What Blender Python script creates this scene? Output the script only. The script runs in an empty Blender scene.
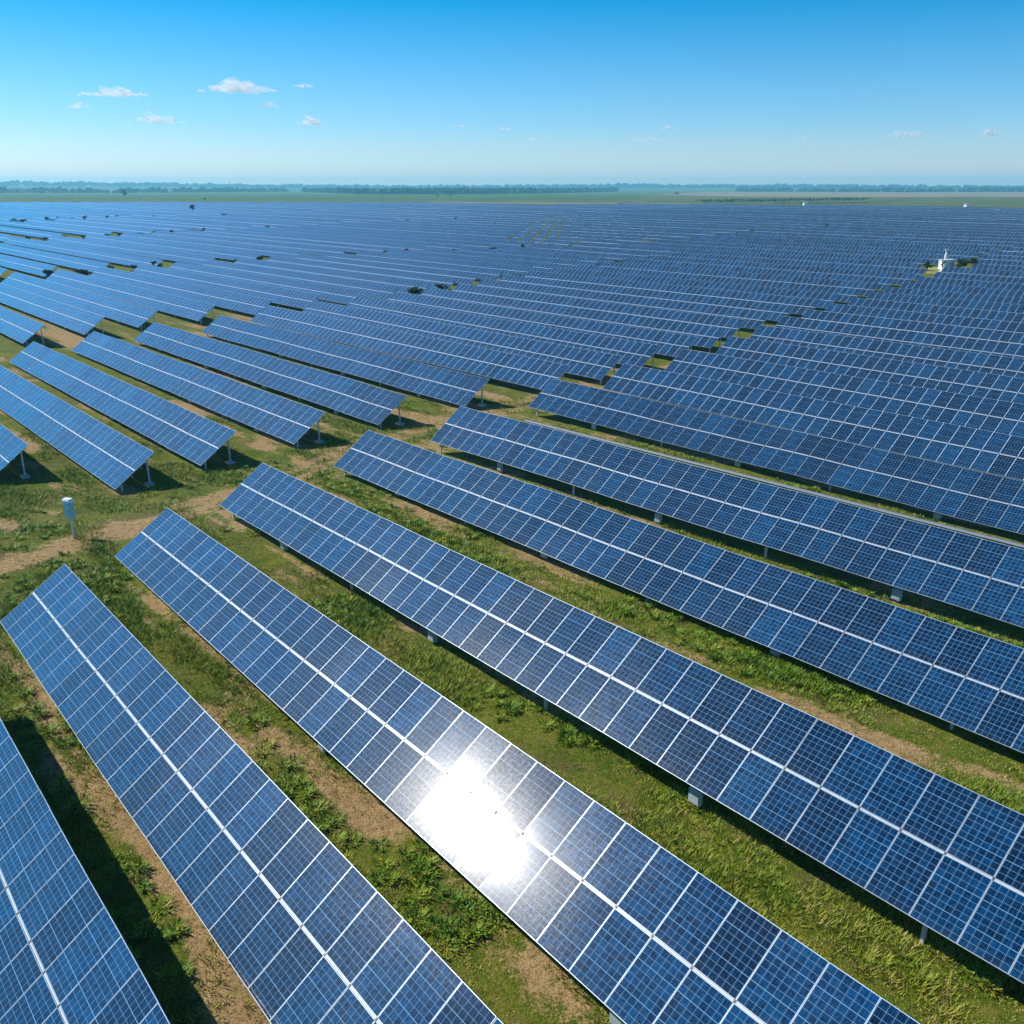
import bpy, math, random
import numpy as np
from mathutils import Matrix, Vector

# ------------------------------------------------------------------ camera, sky, sun, exposure
SC = bpy.context.scene
S = 20.0                                    # metres per layout unit
FPX, YH = 923.2, 187.03                     # focal length (px) and horizon row
AZ, TILT, SLOPE_W = -0.69662, 0.61768, 0.19608 * S
CAMZ = 1.035 * S
PITCH = math.atan2(512 - YH, FPX)
R0 = np.array([math.sin(AZ), math.cos(AZ), 0.0])      # along the rows, away to the left
H0 = np.array([math.cos(AZ), -math.sin(AZ), 0.0])     # across the rows, away to the right

cam_d = bpy.data.cameras.new("camera"); cam = bpy.data.objects.new("camera", cam_d)
SC.collection.objects.link(cam); SC.camera = cam
cam.location = (0, 0, CAMZ); cam.rotation_euler = (math.pi / 2 - PITCH, 0, 0)
cam_d.sensor_width = 36; cam_d.lens = FPX / 1024 * 36; cam_d.clip_start = 0.5; cam_d.clip_end = 60000

SUN_AZ, SUN_EL = math.radians(-68.5), math.radians(40.8)
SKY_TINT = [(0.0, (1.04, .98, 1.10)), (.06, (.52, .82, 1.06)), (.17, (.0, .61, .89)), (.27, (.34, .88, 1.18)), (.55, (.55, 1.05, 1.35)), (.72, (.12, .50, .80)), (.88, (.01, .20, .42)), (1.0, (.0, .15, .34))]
world = bpy.data.worlds.new("World"); SC.world = world; world.use_nodes = True
nt = world.node_tree; nt.nodes.clear()
sky = nt.nodes.new("ShaderNodeTexSky"); sky.sky_type = 'NISHITA'; sky.sun_disc = False
sky.sun_elevation = SUN_EL; sky.sun_rotation = SUN_AZ
sky.air_density = 1.0; sky.dust_density = 0.3; sky.ozone_density = 5.0; sky.altitude = 100
bg = nt.nodes.new("ShaderNodeBackground"); bg.inputs[1].default_value = 0.115
wo = nt.nodes.new("ShaderNodeOutputWorld")
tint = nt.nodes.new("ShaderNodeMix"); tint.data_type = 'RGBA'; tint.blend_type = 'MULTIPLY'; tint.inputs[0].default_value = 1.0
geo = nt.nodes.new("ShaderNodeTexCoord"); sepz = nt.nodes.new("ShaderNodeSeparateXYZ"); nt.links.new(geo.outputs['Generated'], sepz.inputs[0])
tint_ramp = nt.nodes.new("ShaderNodeValToRGB"); nt.links.new(sepz.outputs[2], tint_ramp.inputs[0])     # tint by height: band above view brightened for panel sheen, zenith darkened for shade
e = tint_ramp.color_ramp.elements
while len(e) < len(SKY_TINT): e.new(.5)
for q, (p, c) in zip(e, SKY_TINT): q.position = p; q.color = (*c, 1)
nt.links.new(tint_ramp.outputs[0], tint.inputs[7])
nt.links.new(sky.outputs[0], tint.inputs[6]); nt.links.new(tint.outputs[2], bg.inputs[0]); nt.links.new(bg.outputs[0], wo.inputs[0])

sun_d = bpy.data.lights.new("sun", 'SUN'); sun = bpy.data.objects.new("sun", sun_d); SC.collection.objects.link(sun)
sun_d.energy = 4.8; sun_d.angle = math.radians(0.53); sun_d.color = (1.0, 0.955, 0.88)
SUN_DIR = Vector((math.sin(SUN_AZ) * math.cos(SUN_EL), math.cos(SUN_AZ) * math.cos(SUN_EL), math.sin(SUN_EL)))
sun.rotation_euler = SUN_DIR.to_track_quat('Z', 'Y').to_euler(); sun.location = (0, 0, 80)

SC.view_settings.view_transform = 'Standard'; SC.view_settings.look = 'None'
SC.view_settings.exposure = 0.35; SC.view_settings.gamma = 1.0
SC.cycles.max_bounces = 6; SC.cycles.diffuse_bounces = 2; SC.cycles.glossy_bounces = 3
SC.cycles.transparent_max_bounces = 48; SC.cycles.volume_bounces = 1
SC.cycles.sample_clamp_indirect = 4

rng = np.random.default_rng(7); random.seed(7)
LINK = SC.collection.objects.link

# ------------------------------------------------------------------ helpers
def tag(o, label=None, cat=None, group=None, kind=None):
    if label: o["label"] = label
    if cat: o["category"] = cat
    if group: o["group"] = group
    if kind: o["kind"] = kind
    return o

def obj(name, me, mat=None, parent=None, mw=None):
    if mat is not None and not me.materials: me.materials.append(mat)
    o = bpy.data.objects.new(name, me); LINK(o)
    if parent is not None: o.parent = parent
    if mw is not None: o.matrix_basis = mw
    return o

def mesh(name, v, f, mats=None, mi=None, smooth=False):
    me = bpy.data.meshes.new(name)
    me.from_pydata([tuple(map(float, p)) for p in v], [], f)
    for m in mats or []: me.materials.append(m)
    if mi is not None: me.polygons.foreach_set("material_index", mi)
    if smooth: me.polygons.foreach_set("use_smooth", [True] * len(f))
    me.update(); return me

def empty(name, loc, rz=0.0):
    o = bpy.data.objects.new(name, None); LINK(o); o.empty_display_size = 0.3
    o.location = loc; o.rotation_euler = (0, 0, rz); return o

class MB:
    """collects joined pieces of ONE mesh"""
    def __init__(s): s.v, s.f, s.m = [], [], []
    def box(s, lo, hi, m=0, M=None):
        x0, y0, z0 = lo; x1, y1, z1 = hi; n = len(s.v)
        P = [(x0,y0,z0),(x1,y0,z0),(x1,y1,z0),(x0,y1,z0),(x0,y0,z1),(x1,y0,z1),(x1,y1,z1),(x0,y1,z1)]
        if M is not None: P = [tuple(M @ Vector(p)) for p in P]
        s.v += P
        for q in ((0,3,2,1),(4,5,6,7),(0,1,5,4),(1,2,6,5),(2,3,7,6),(3,0,4,7)):
            s.f.append(tuple(n + k for k in q)); s.m.append(m)
        return s
    def bevelbox(s, lo, hi, b, m=0):
        """box with chamfered vertical and top edges, as one connected shell"""
        x0,y0,z0 = lo; x1,y1,z1 = hi; n = len(s.v)
        def ring(i, z): return [(x0+b+i,y0+i,z),(x1-b-i,y0+i,z),(x1-i,y0+b+i,z),(x1-i,y1-b-i,z),(x1-b-i,y1-i,z),(x0+b+i,y1-i,z),(x0+i,y1-b-i,z),(x0+i,y0+b+i,z)]
        R = [ring(0,z0), ring(0,z1-b), ring(b*0.7,z1)]
        for r in R: s.v += r
        s.f.append(tuple(n+7-k for k in range(8))); s.m.append(m)
        for j in range(2):
            for k in range(8):
                a=n+8*j+k; c=n+8*j+(k+1)%8; s.f.append((a,c,c+8,a+8)); s.m.append(m)
        s.f.append(tuple(n+16+k for k in range(8))); s.m.append(m); return s
    def tube(s, pts, rad, seg=8, m=0):
        pts=[Vector(p) for p in pts]; n=len(s.v)
        if not hasattr(rad,'__len__'): rad=[rad]*len(pts)
        for i,p in enumerate(pts):
            d=(pts[min(i+1,len(pts)-1)]-pts[max(i-1,0)]).normalized()
            a=d.orthogonal().normalized(); c=d.cross(a)
            for k in range(seg):
                t=2*math.pi*k/seg; s.v.append(tuple(p+(a*math.cos(t)+c*math.sin(t))*rad[i]))
        for i in range(len(pts)-1):
            for k in range(seg):
                a=n+i*seg+k; b=n+i*seg+(k+1)%seg; s.f.append((a,b,b+seg,a+seg)); s.m.append(m)
        s.f.append(tuple(n+seg-1-k for k in range(seg))); s.m.append(m)
        e=n+(len(pts)-1)*seg; s.f.append(tuple(e+k for k in range(seg))); s.m.append(m); return s
    def me(s, name, mats, smooth=False): return mesh(name, s.v, s.f, mats, s.m, smooth)

# numpy value noise
_perm = rng.random((256, 256))
def vnoise(x, y):
    xi=np.floor(x).astype(int); yi=np.floor(y).astype(int); fx=x-xi; fy=y-yi
    fx=fx*fx*(3-2*fx); fy=fy*fy*(3-2*fy)
    g=lambda a,b:_perm[a&255,b&255]
    return (g(xi,yi)*(1-fx)+g(xi+1,yi)*fx)*(1-fy)+(g(xi,yi+1)*(1-fx)+g(xi+1,yi+1)*fx)*fy
def fbm(x, y, o=4):
    t=0; a=0.5
    for k in range(o): t=t+a*vnoise(x*2**k+17.3*k, y*2**k+5.1*k); a*=0.5
    return t/(1-0.5**o)
def sstep(a,b,x):
    t=np.clip((x-a)/(b-a),0,1); return t*t*(3-2*t)

# ------------------------------------------------------------------ layout: the near tables, measured in layout units
# (w across the rows, u along them to the far-left end, z of the low corner, yaw, tilt, slope in degrees)
NEAR = [(.0554,2.02,.012,.6,-1.0,-.6),(.3434,2.3386,.0112,.57,-1.96,-.29),(.6889,2.5701,.0189,1.52,-1.89,-1.34),
        (1.0855,2.7739,.0304,1.62,-.02,-1.69),(1.6276,2.9964,.0064,1.64,.36,-1.59),(2.0516,2.9681,.0409,.66,1.69,-1.29),
        (2.8147,3.2490,.0163,.24,-.17,-.32)]
LEFT = [(.632,3.90,-.066,-.3,.8,0),(.9595,3.4316,-.0569,-.29,.38,0),(1.3058,3.4847,-.0403,-.24,-.29,0),
        (1.7212,3.4971,-.0290,-.28,-.16,0),(2.1532,3.5207,-.0171,-.12,-.62,0),(2.6826,3.5714,-.0175,-.39,.30,0)]
LOW = .035                                   # low edge above the ground
_gp=[]
for w,u,z,yw,tl,sl in NEAR:
    for k in np.arange(0,3.2,.3):
        _gp.append((w+.08+math.radians(yw)*k, u-k, z-math.sin(math.radians(sl))*k))
for w,u,z,yw,tl,sl in LEFT:
    for k in np.arange(0,4,.4): _gp.append((w+.08-math.radians(yw)*k, u+k, z*max(0,1-k/6)))
_gp=np.array(_gp)
def zg(w,u):
    """ground height in layout units"""
    w=np.asarray(w,float); u=np.asarray(u,float); num=np.zeros(w.shape); den=np.full(w.shape,.25)
    for a,b,c in _gp:
        k=np.exp(-(((w-a)/.42)**2+((u-b)/.55)**2)); num+=k*c; den+=k
    return num/den
def wu(p): return float(p[0]*H0[0]+p[1]*H0[1])/S, float(p[0]*R0[0]+p[1]*R0[1])/S
def xyz(w,u,z=0.0): return H0*w*S+R0*u*S+np.array([0,0,z*S])
def far_rise(x,y):
    d=np.hypot(x,y); a=np.arctan2(x,y)
    return sstep(4600,8000,d)*(10+16*sstep(.1,-.5,a)+6*np.sin(a*9))
def ground_z(x,y):
    w=(x*H0[0]+y*H0[1])/S; u=(x*R0[0]+y*R0[1])/S
    return zg(w,u)*S
def ray(px,py):
    s,c=math.sin(PITCH),math.cos(PITCH)
    return np.array([px-512,0,0])+(512-py)*np.array([0,s,c])+FPX*np.array([0,c,-s])
def ground_at(px,py):
    d=ray(px,py); z=0.0
    for _ in range(6):
        P=np.array([0,0,CAMZ])+d*((z-CAMZ)/d[2]); z=float(ground_z(P[0],P[1]))
    P[2]=z; return P

# ------------------------------------------------------------------ materials
class G:
    """small node-graph writer"""
    def __init__(s,name):
        s.mat=bpy.data.materials.new(name); s.mat.use_nodes=True; s.t=s.mat.node_tree; s.t.nodes.clear()
        s.out=s.t.nodes.new("ShaderNodeOutputMaterial")
    def n(s,ty,**k):
        x=s.t.nodes.new(ty)
        for a,b in k.items(): setattr(x,a,b)
        return x
    def put(s,sock,v):
        if v is None: return
        if isinstance(v,bpy.types.NodeSocket): s.t.links.new(v,sock)
        else:
            if isinstance(v,tuple) and len(v)==3 and sock.type=='RGBA': v=(*v,1)
            sock.default_value=v
    def m(s,op,a,b=None,c=None,clamp=False):
        x=s.n("ShaderNodeMath",operation=op); x.use_clamp=clamp
        for i,v in enumerate((a,b,c)): s.put(x.inputs[i],v)
        return x.outputs[0]
    def mix(s,f,a,b,blend='MIX'):
        x=s.n("ShaderNodeMix",data_type='RGBA',blend_type=blend)
        s.put(x.inputs[0],f); s.put(x.inputs[6],a); s.put(x.inputs[7],b); return x.outputs[2]
    def mixf(s,f,a,b):
        x=s.n("ShaderNodeMix",data_type='FLOAT'); s.put(x.inputs[0],f); s.put(x.inputs[2],a); s.put(x.inputs[3],b); return x.outputs[0]
    def noise(s,vec,scale,detail=4,rough=.55,out=0):
        x=s.n("ShaderNodeTexNoise"); s.put(x.inputs['Vector'],vec); x.inputs['Scale'].default_value=scale
        x.inputs['Detail'].default_value=detail; x.inputs['Roughness'].default_value=rough; return x.outputs[out]
    def rng(s,v,a,b,c=0.,d=1.):
        x=s.n("ShaderNodeMapRange"); s.put(x.inputs[0],v)
        for i,q in enumerate((a,b,c,d)): s.put(x.inputs[1+i],q)
        return x.outputs[0]
    def ramp(s,v,stops):
        x=s.n("ShaderNodeValToRGB"); s.put(x.inputs[0],v); e=x.color_ramp.elements
        while len(e)<len(stops): e.new(.5)
        for q,(p,c) in zip(e,stops): q.position=p; q.color=(*c,1)
        return x.outputs[0]
    def mapping(s,vec,scale=(1,1,1),rot=(0,0,0)):
        x=s.n("ShaderNodeMapping"); s.put(x.inputs[0],vec); x.inputs['Scale'].default_value=scale; x.inputs['Rotation'].default_value=rot; return x.outputs[0]
    def bsdf(s,col,rough=.6,metal=0.,spec=.5,bump=None,bd=.02,bs=.5,**k):
        b=s.n("ShaderNodeBsdfPrincipled"); s.put(b.inputs['Base Color'],col); s.put(b.inputs['Roughness'],rough)
        s.put(b.inputs['Metallic'],metal); s.put(b.inputs['Specular IOR Level'],spec)
        for q,v in k.items(): s.put(b.inputs[q.replace('_',' ')],v)
        if bump is not None:
            x=s.n("ShaderNodeBump"); s.put(x.inputs['Height'],bump); x.inputs['Distance'].default_value=bd; x.inputs['Strength'].default_value=bs
            s.t.links.new(x.outputs[0],b.inputs['Normal'])
        s.t.links.new(b.outputs[0],s.out.inputs[0]); return s.mat
    def pos(s): return s.n("ShaderNodeNewGeometry").outputs['Position']
    def objc(s): return s.n("ShaderNodeTexCoord").outputs['Object']
    def orand(s): return s.n("ShaderNodeObjectInfo").outputs['Random']

def simple(name,col,rough=.6,metal=0.,var=.15,scale=3.,bump=0.):
    g=G(name); nz=g.noise(g.pos(),scale,5)
    c=g.mix(g.rng(nz,.3,.7),tuple(q*(1-var) for q in col),tuple(min(1,q*(1+var)) for q in col))
    return g.bsdf(c,g.rng(nz,.3,.7,max(.05,rough-.1),min(1,rough+.1)),metal,bump=nz if bump else None,bd=bump)

MOD_W, MOD_H, PIT, GAP = 1.268, 1.928, 1.28, SLOPE_W-2*1.928
def panel_material():
    g=G("solar_glass"); o=g.n("ShaderNodeUVMap").outputs[0]; sp=g.n("ShaderNodeSeparateXYZ"); g.put(sp.inputs[0],o)
    x,y=sp.outputs[0],sp.outputs[1]
    x=g.m('ADD',x,.0001); y=g.m('ADD',y,.0001)
    idx=g.m('FLOOR',g.m('DIVIDE',x,PIT)); fx=g.m('SUBTRACT',x,g.m('MULTIPLY',idx,PIT))
    Q=MOD_H+GAP
    idy=g.m('FLOOR',g.m('DIVIDE',y,Q)); fy=g.m('SUBTRACT',y,g.m('MULTIPLY',idy,Q))
    fr=.014
    cw=(MOD_W-2*fr)/6; ch=(MOD_H-2*fr)/10
    ex=g.m('MINIMUM',fx,g.m('SUBTRACT',MOD_W,fx)); ey=g.m('MINIMUM',fy,g.m('SUBTRACT',MOD_H,fy))
    frame=g.m('LESS_THAN',g.m('MINIMUM',ex,ey),fr)
    cx=g.m('DIVIDE',g.m('SUBTRACT',fx,fr),cw); cy=g.m('DIVIDE',g.m('SUBTRACT',fy,fr),ch)
    def near(v,d): return g.m('LESS_THAN',g.m('ABSOLUTE',g.m('SUBTRACT',v,g.m('ROUND',v))),d)
    gapx=near(cx,.0036/cw); gapy=near(cy,.0034/ch)
    third=g.m('LESS_THAN',g.m('MINIMUM',g.m('ABSOLUTE',g.m('SUBTRACT',cy,3.)),g.m('ABSOLUTE',g.m('SUBTRACT',cy,7.))),.0075/ch)
    gap=g.m('MAXIMUM',g.m('MAXIMUM',gapx,gapy),third)
    bus=g.m('LESS_THAN',g.m('ABSOLUTE',g.m('SUBTRACT',g.m('FRACT',g.m('MULTIPLY',cx,3.)),.5)),.0020/(cw/3))
    # per-cell and per-module tones (poly-crystalline)
    rnd=g.m('MULTIPLY',g.orand(),731.)
    cb=g.n("ShaderNodeCombineXYZ"); g.put(cb.inputs[0],g.m('ADD',g.m('FLOOR',cx),g.m('MULTIPLY',idx,6.))); g.put(cb.inputs[1],g.m('ADD',g.m('FLOOR',cy),g.m('MULTIPLY',idy,10.))); g.put(cb.inputs[2],rnd)
    wn=g.n("ShaderNodeTexWhiteNoise"); wn.noise_dimensions='3D'; g.put(wn.inputs[0],cb.outputs[0])
    cb2=g.n("ShaderNodeCombineXYZ"); g.put(cb2.inputs[0],idx); g.put(cb2.inputs[1],idy); g.put(cb2.inputs[2],rnd)
    wm=g.n("ShaderNodeTexWhiteNoise"); wm.noise_dimensions='3D'; g.put(wm.inputs[0],cb2.outputs[0])
    p=g.pos()
    vo=g.n("ShaderNodeTexVoronoi"); g.put(vo.inputs['Vector'],p); vo.inputs['Scale'].default_value=14.
    fl=g.n("ShaderNodeSeparateColor"); g.put(fl.inputs[0],vo.outputs['Color'])
    tone=g.m('ADD',g.m('ADD',g.m('MULTIPLY',wn.outputs[0],.30),g.m('MULTIPLY',fl.outputs[0],.32)),g.m('MULTIPLY',wm.outputs[0],.38))
    cell=g.ramp(tone,[(.12,(.0002,.0065,.023)),(.5,(.0004,.019,.060)),(.9,(.0010,.053,.145))])
    big=g.noise(p,.35,3); dust=g.noise(p,13.,5,.7)
    soil=g.m('MULTIPLY',g.rng(big,.35,.75,.2,1.),g.rng(dust,.40,.75))
    lowdust=g.m('MULTIPLY',g.rng(fy,.0,.30,1.,0.),g.rng(g.noise(p,2.2,4),.35,.7,.0,1.))
    col=g.mix(g.m('MULTIPLY',bus,.22),cell,(.22,.34,.46))
    col=g.mix(gap,col,(.16,.32,.47))
    col=g.mix(g.m('MULTIPLY',soil,.035),col,(.30,.33,.34))
    col=g.mix(g.m('MULTIPLY',lowdust,.055),col,(.34,.34,.31))
    col=g.mix(frame,col,(.42,.54,.64))
    col=g.mix(g.m('GREATER_THAN',fy,MOD_H),col,(.60,.66,.72))
    rough=g.mixf(frame,g.m('ADD',.20,g.m('MULTIPLY',soil,.14)),.38)
    spec=g.mixf(frame,g.m('ADD',.025,g.m('MULTIPLY',soil,.085)),.5)
    return g.bsdf(col,rough,0.,spec,Coat_Weight=g.mixf(frame,1.0,0.),Coat_Roughness=g.m('ADD',.038,g.m('MULTIPLY',soil,.025)),Coat_IOR=1.5)
M_PANEL=panel_material()
M_ALU=simple("aluminium_frame",(.34,.43,.50),.36,.15,.08,2.)
M_RAIL=simple("white_rail",(.44,.50,.55),.42,.0,.06,4.)
M_CLAMP=simple("dark_clamp",(.05,.05,.055),.5,.3)
M_GALV=simple("galvanised_steel",(.55,.60,.63),.45,.2,.2,6.)
M_BACK=simple("backsheet",(.40,.42,.45),.6); M_EDGE=simple("dark_panel_edge",(.06,.07,.08),.5)
M_CONC=simple("concrete",(.42,.41,.38),.85,0,.2,8.,.01)
M_BOXG=simple("painted_steel_box",(.36,.47,.50),.45,.1,.1,5.)

# ------------------------------------------------------------------ ground
def axis_lines(lo,hi,step,far):
    a=list(np.arange(lo,hi+1e-6,step)); s=step; x=hi
    while x<far: s*=1.28; x+=s; a.append(x)
    s=step; x=lo; b=[]
    while x>-far: s*=1.28; x-=s; b.append(x)
    return np.array(b[::-1]+a)
ROWS_XY=[(w+.08,u) for w,u,*_ in NEAR]
def under_table(w,u):
    """1 under the near tables"""
    k=np.zeros(np.shape(w))
    for w0,u0,z,yw,tl,sl in NEAR:
        ww=w-w0-math.radians(yw)*(u0-u); k=np.maximum(k,((ww>.0)&(ww<.155)&(u<u0)))
    for w0,u0,z,yw,tl,sl in LEFT:
        ww=w-w0-math.radians(yw)*(u0-u); k=np.maximum(k,((ww>.0)&(ww<.155)&(u>u0)))
    return k
def soil_amount(w,u):
    """0 grass .. 1 bare soil, from worn strips along the rows, the track and patches"""
    a=fbm(u*1.1+3,w*9+1,5); b=fbm(u*6,w*11+40,4); c=fbm(u*.5+9,w*.5+2,3)
    s=.62*a+.38*b
    k=sstep(.49,.66,s+.14*(c-.5))*.9
    # bare drip strips in front of each near table
    for w0,u0,z,yw,tl,sl in NEAR:
        ww=w-w0-math.radians(yw)*(u0-u)
        k=np.maximum(k,np.exp(-((ww+.02)/.014)**2)*(u<u0+.05)*sstep(.38,.58,b*.5+a*.5)*.95)
    # vehicle track
    tw=np.array([-.5,.3,.46,.76,1.2,1.77,2.37,3.15,4.5]); tu=np.array([2.5,2.74,2.80,2.88,3.03,3.26,3.45,3.52,3.7])
    d=u-np.interp(w,tw,tu)+.03*np.sin(w*9)
    rut=np.exp(-((np.abs(d)-.05)/.035)**2)+.6*np.exp(-(d/.12)**2)
    st=fbm(w*2.2+7,u*26,4); k=np.maximum(k,np.clip(rut*(.25+.6*b+1.1*sstep(.38,.60,st)),0,1)*.85)
    return np.clip(k,0,1)
gu=axis_lines(-1.2*S,6.0*S,.30,15500.); gw=axis_lines(-.3*S,3.6*S,.30,15500.)
GW,GU=np.meshgrid(gw,gu)
gx=H0[0]*GW+R0[0]*GU; gy=H0[1]*GW+R0[1]*GU
gz=zg(GW/S,GU/S)*S+far_rise(gx,gy)
nearf=np.exp(-((np.maximum(0,np.abs(GW-33)-45)/40)**2+(np.maximum(0,np.abs(GU-48)-80)/60)**2))
soil=soil_amount(GW/S,GU/S)*nearf
gz=gz+nearf*((fbm(GW*.9,GU*.9,3)-.5)*.16-soil*.05)
nu,nw=GU.shape
gv=np.stack([gx,gy,gz],-1).reshape(-1,3)
ii=np.arange(nu*nw).reshape(nu,nw)
gf=np.stack([ii[:-1,:-1],ii[:-1,1:],ii[1:,1:],ii[1:,:-1]],-1).reshape(-1,4)
gme=bpy.data.meshes.new("ground")
gme.vertices.add(len(gv)); gme.vertices.foreach_set("co",gv.ravel())
gme.loops.add(gf.size); gme.loops.foreach_set("vertex_index",gf.ravel())
gme.polygons.add(len(gf)); gme.polygons.foreach_set("loop_start",np.arange(0,gf.size,4)); gme.polygons.foreach_set("loop_total",np.full(len(gf),4))
gme.update(calc_edges=True)
at_=gme.attributes.new("bare_soil",'FLOAT','POINT'); at_.data.foreach_set("value",soil.ravel().astype(np.float32))
gme.polygons.foreach_set("use_smooth",np.ones(len(gf),bool))
if gme.polygons[0].normal.z<0: gme.flip_normals()

def ground_material():
    g=G("meadow_ground"); p=g.pos()
    a=g.n("ShaderNodeAttribute"); a.attribute_name="bare_soil"
    n1=g.noise(p,.55,5,.6); n2=g.noise(p,3.5,6,.65); n3=g.noise(p,14.,5,.7); nb=g.noise(p,.012,4)
    grass=g.ramp(g.m('ADD',g.m('MULTIPLY',n1,.5),g.m('MULTIPLY',n2,.5)),[(.32,(.040,.080,.004)),(.45,(.110,.165,.008)),(.56,(.21,.22,.020)),(.68,(.30,.24,.065))])
    dry=g.noise(p,.22,5,.6); grass=g.mix(g.m('MULTIPLY',g.rng(g.m('ADD',g.m('MULTIPLY',dry,.7),g.m('MULTIPLY',n2,.3)),.50,.62),.75),grass,(.19,.135,.055))
    grass=g.mix(g.rng(n3,.35,.75),g.mix(.55,grass,(.012,.022,.004)),grass)
    dirt=g.ramp(g.m('ADD',g.m('MULTIPLY',n2,.55),g.m('MULTIPLY',n3,.45)),[(.30,(.14,.085,.034)),(.5,(.33,.215,.095)),(.7,(.52,.36,.18))])
    f=g.m('ADD',g.m('ADD',a.outputs['Fac'],g.m('MULTIPLY',g.m('SUBTRACT',n2,.5),1.3)),g.m('MULTIPLY',g.m('SUBTRACT',n3,.5),.9))
    f=g.rng(f,.34,.72)
    far=g.ramp(nb,[(.35,(.050,.085,.018)),(.5,(.085,.115,.026)),(.65,(.12,.125,.04))])
    ln=g.n("ShaderNodeVectorMath",operation='LENGTH'); g.put(ln.inputs[0],p)
    near=g.mix(f,grass,dirt)
    col=g.mix(g.rng(ln.outputs['Value'],260.,700.),near,far)
    h=g.m('ADD',g.m('MULTIPLY',n2,.6),g.m('MULTIPLY',n3,.4))
    return g.bsdf(col,.95,0,.15,bump=h,bd=.14,bs=.9)
ground=obj("ground",gme,ground_material()); tag(ground,kind="structure")

# grass blades
def build_grass():
    N=520000
    w=rng.uniform(-.15,3.3,N); u=rng.uniform(-.3,5.2,N)
    # keep what the camera can plausibly see, denser near by
    P=np.outer(w*S,H0)+np.outer(u*S,R0); Y=P[:,1]; X=P[:,0]
    d=np.hypot(X,Y)
    keep=(Y>3)&(np.abs(X)<Y*.75+14)&(d<95)&(under_table(w,u)<.5)
    so=soil_amount(w,u); dens=(1-.72*so)*(.6+.4*sstep(.35,.6,fbm(w*14,u*8,4)))
    keep&=rng.random(N)<dens*np.clip(1.25-d/110,.15,1)
    w,u,so,d=w[keep],u[keep],so[keep],d[keep]
    P=np.outer(w*S,H0)+np.outer(u*S,R0)
    z=zg(w,u)*S+(fbm(w*S*.9,u*S*.9,3)-.5)*.16-so*.05-.02
    lush=fbm(w*10+50,u*5+20,4)
    K=7; n=len(w)
    Bc=np.stack([P[:,0],P[:,1],z],-1)
    B=np.repeat(Bc,K,0)
    hgt=np.repeat(.05+.20*sstep(.35,.7,lush),K)*rng.uniform(.5,1.25,n*K)
    ang=rng.uniform(0,2*np.pi,n*K); lean=rng.uniform(.3,1.3,n*K)
    off=np.stack([np.cos(ang),np.sin(ang),np.zeros(n*K)],-1); side=np.stack([-np.sin(ang),np.cos(ang),np.zeros(n*K)],-1)
    rad=rng.uniform(0,.20,n*K)[:,None]; wd=rng.uniform(.009,.022,n*K)[:,None]
    base=B+off*rad; tip=base+off*(hgt*lean)[:,None]+np.array([0,0,1])*hgt[:,None]
    V=np.stack([base-side*wd,base+side*wd,tip],1).reshape(-1,3)
    # taller leafy weeds standing in clumps among the grass
    pick=(fbm(w*7+90,u*3.2+33,4)>.53)&(so<.55)&(d<75)&(rng.random(n)<.055); Q=60; C=Bc[pick]; m=len(C)
    hw=np.repeat(rng.uniform(.10,.30,m),Q); aw=rng.uniform(0,2*np.pi,m*Q); rw=np.sqrt(rng.random(m*Q))*np.repeat(rng.uniform(.15,.45,m),Q)
    o2=np.stack([np.cos(aw),np.sin(aw),np.zeros(m*Q)],-1); s2=np.stack([-np.sin(aw),np.cos(aw),np.zeros(m*Q)],-1)
    b2=np.repeat(C,Q,0)+o2*rw[:,None]+np.array([0,0,1])*(hw*rng.uniform(.0,.75,m*Q))[:,None]
    t2=b2+o2*(rng.uniform(.06,.2,m*Q))[:,None]+np.array([0,0,1])*(rng.uniform(-.02,.2,m*Q))[:,None]
    w2=rng.uniform(.015,.04,m*Q)[:,None]
    V=np.concatenate([V,np.stack([b2-s2*w2,b2+s2*w2,t2],1).reshape(-1,3)]); F=np.arange(len(V)).reshape(-1,3)
    me=bpy.data.meshes.new("grass")
    me.vertices.add(len(V)); me.vertices.foreach_set("co",V.ravel())
    me.loops.add(F.size); me.loops.foreach_set("vertex_index",F.ravel())
    me.polygons.add(len(F)); me.polygons.foreach_set("loop_start",np.arange(0,F.size,3)); me.polygons.foreach_set("loop_total",np.full(len(F),3))
    me.update(calc_edges=True)
    lush=lush-.16*sstep(.48,.64,fbm(w*4.2+11,u*4.2+60,4))
    t=np.concatenate([np.repeat(lush-.03+rng.normal(0,.12,n),K*3),np.repeat(np.repeat(rng.normal(.66,.12,m),Q)+rng.normal(0,.05,m*Q),3)]); a=me.attributes.new("lush",'FLOAT','POINT'); a.data.foreach_set("value",t.astype(np.float32))
    g=G("grass_blades"); at=g.n("ShaderNodeAttribute"); at.attribute_name="lush"
    c=g.ramp(at.outputs['Fac'],[(.24,(.38,.30,.10)),(.38,(.33,.33,.030)),(.54,(.205,.29,.013)),(.74,(.070,.170,.006))])
    return obj("grass",me,g.bsdf(c,.6,0,.25))
tag(build_grass(),"short patchy green and straw coloured grass between the solar tables","grass",kind="stuff")

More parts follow.
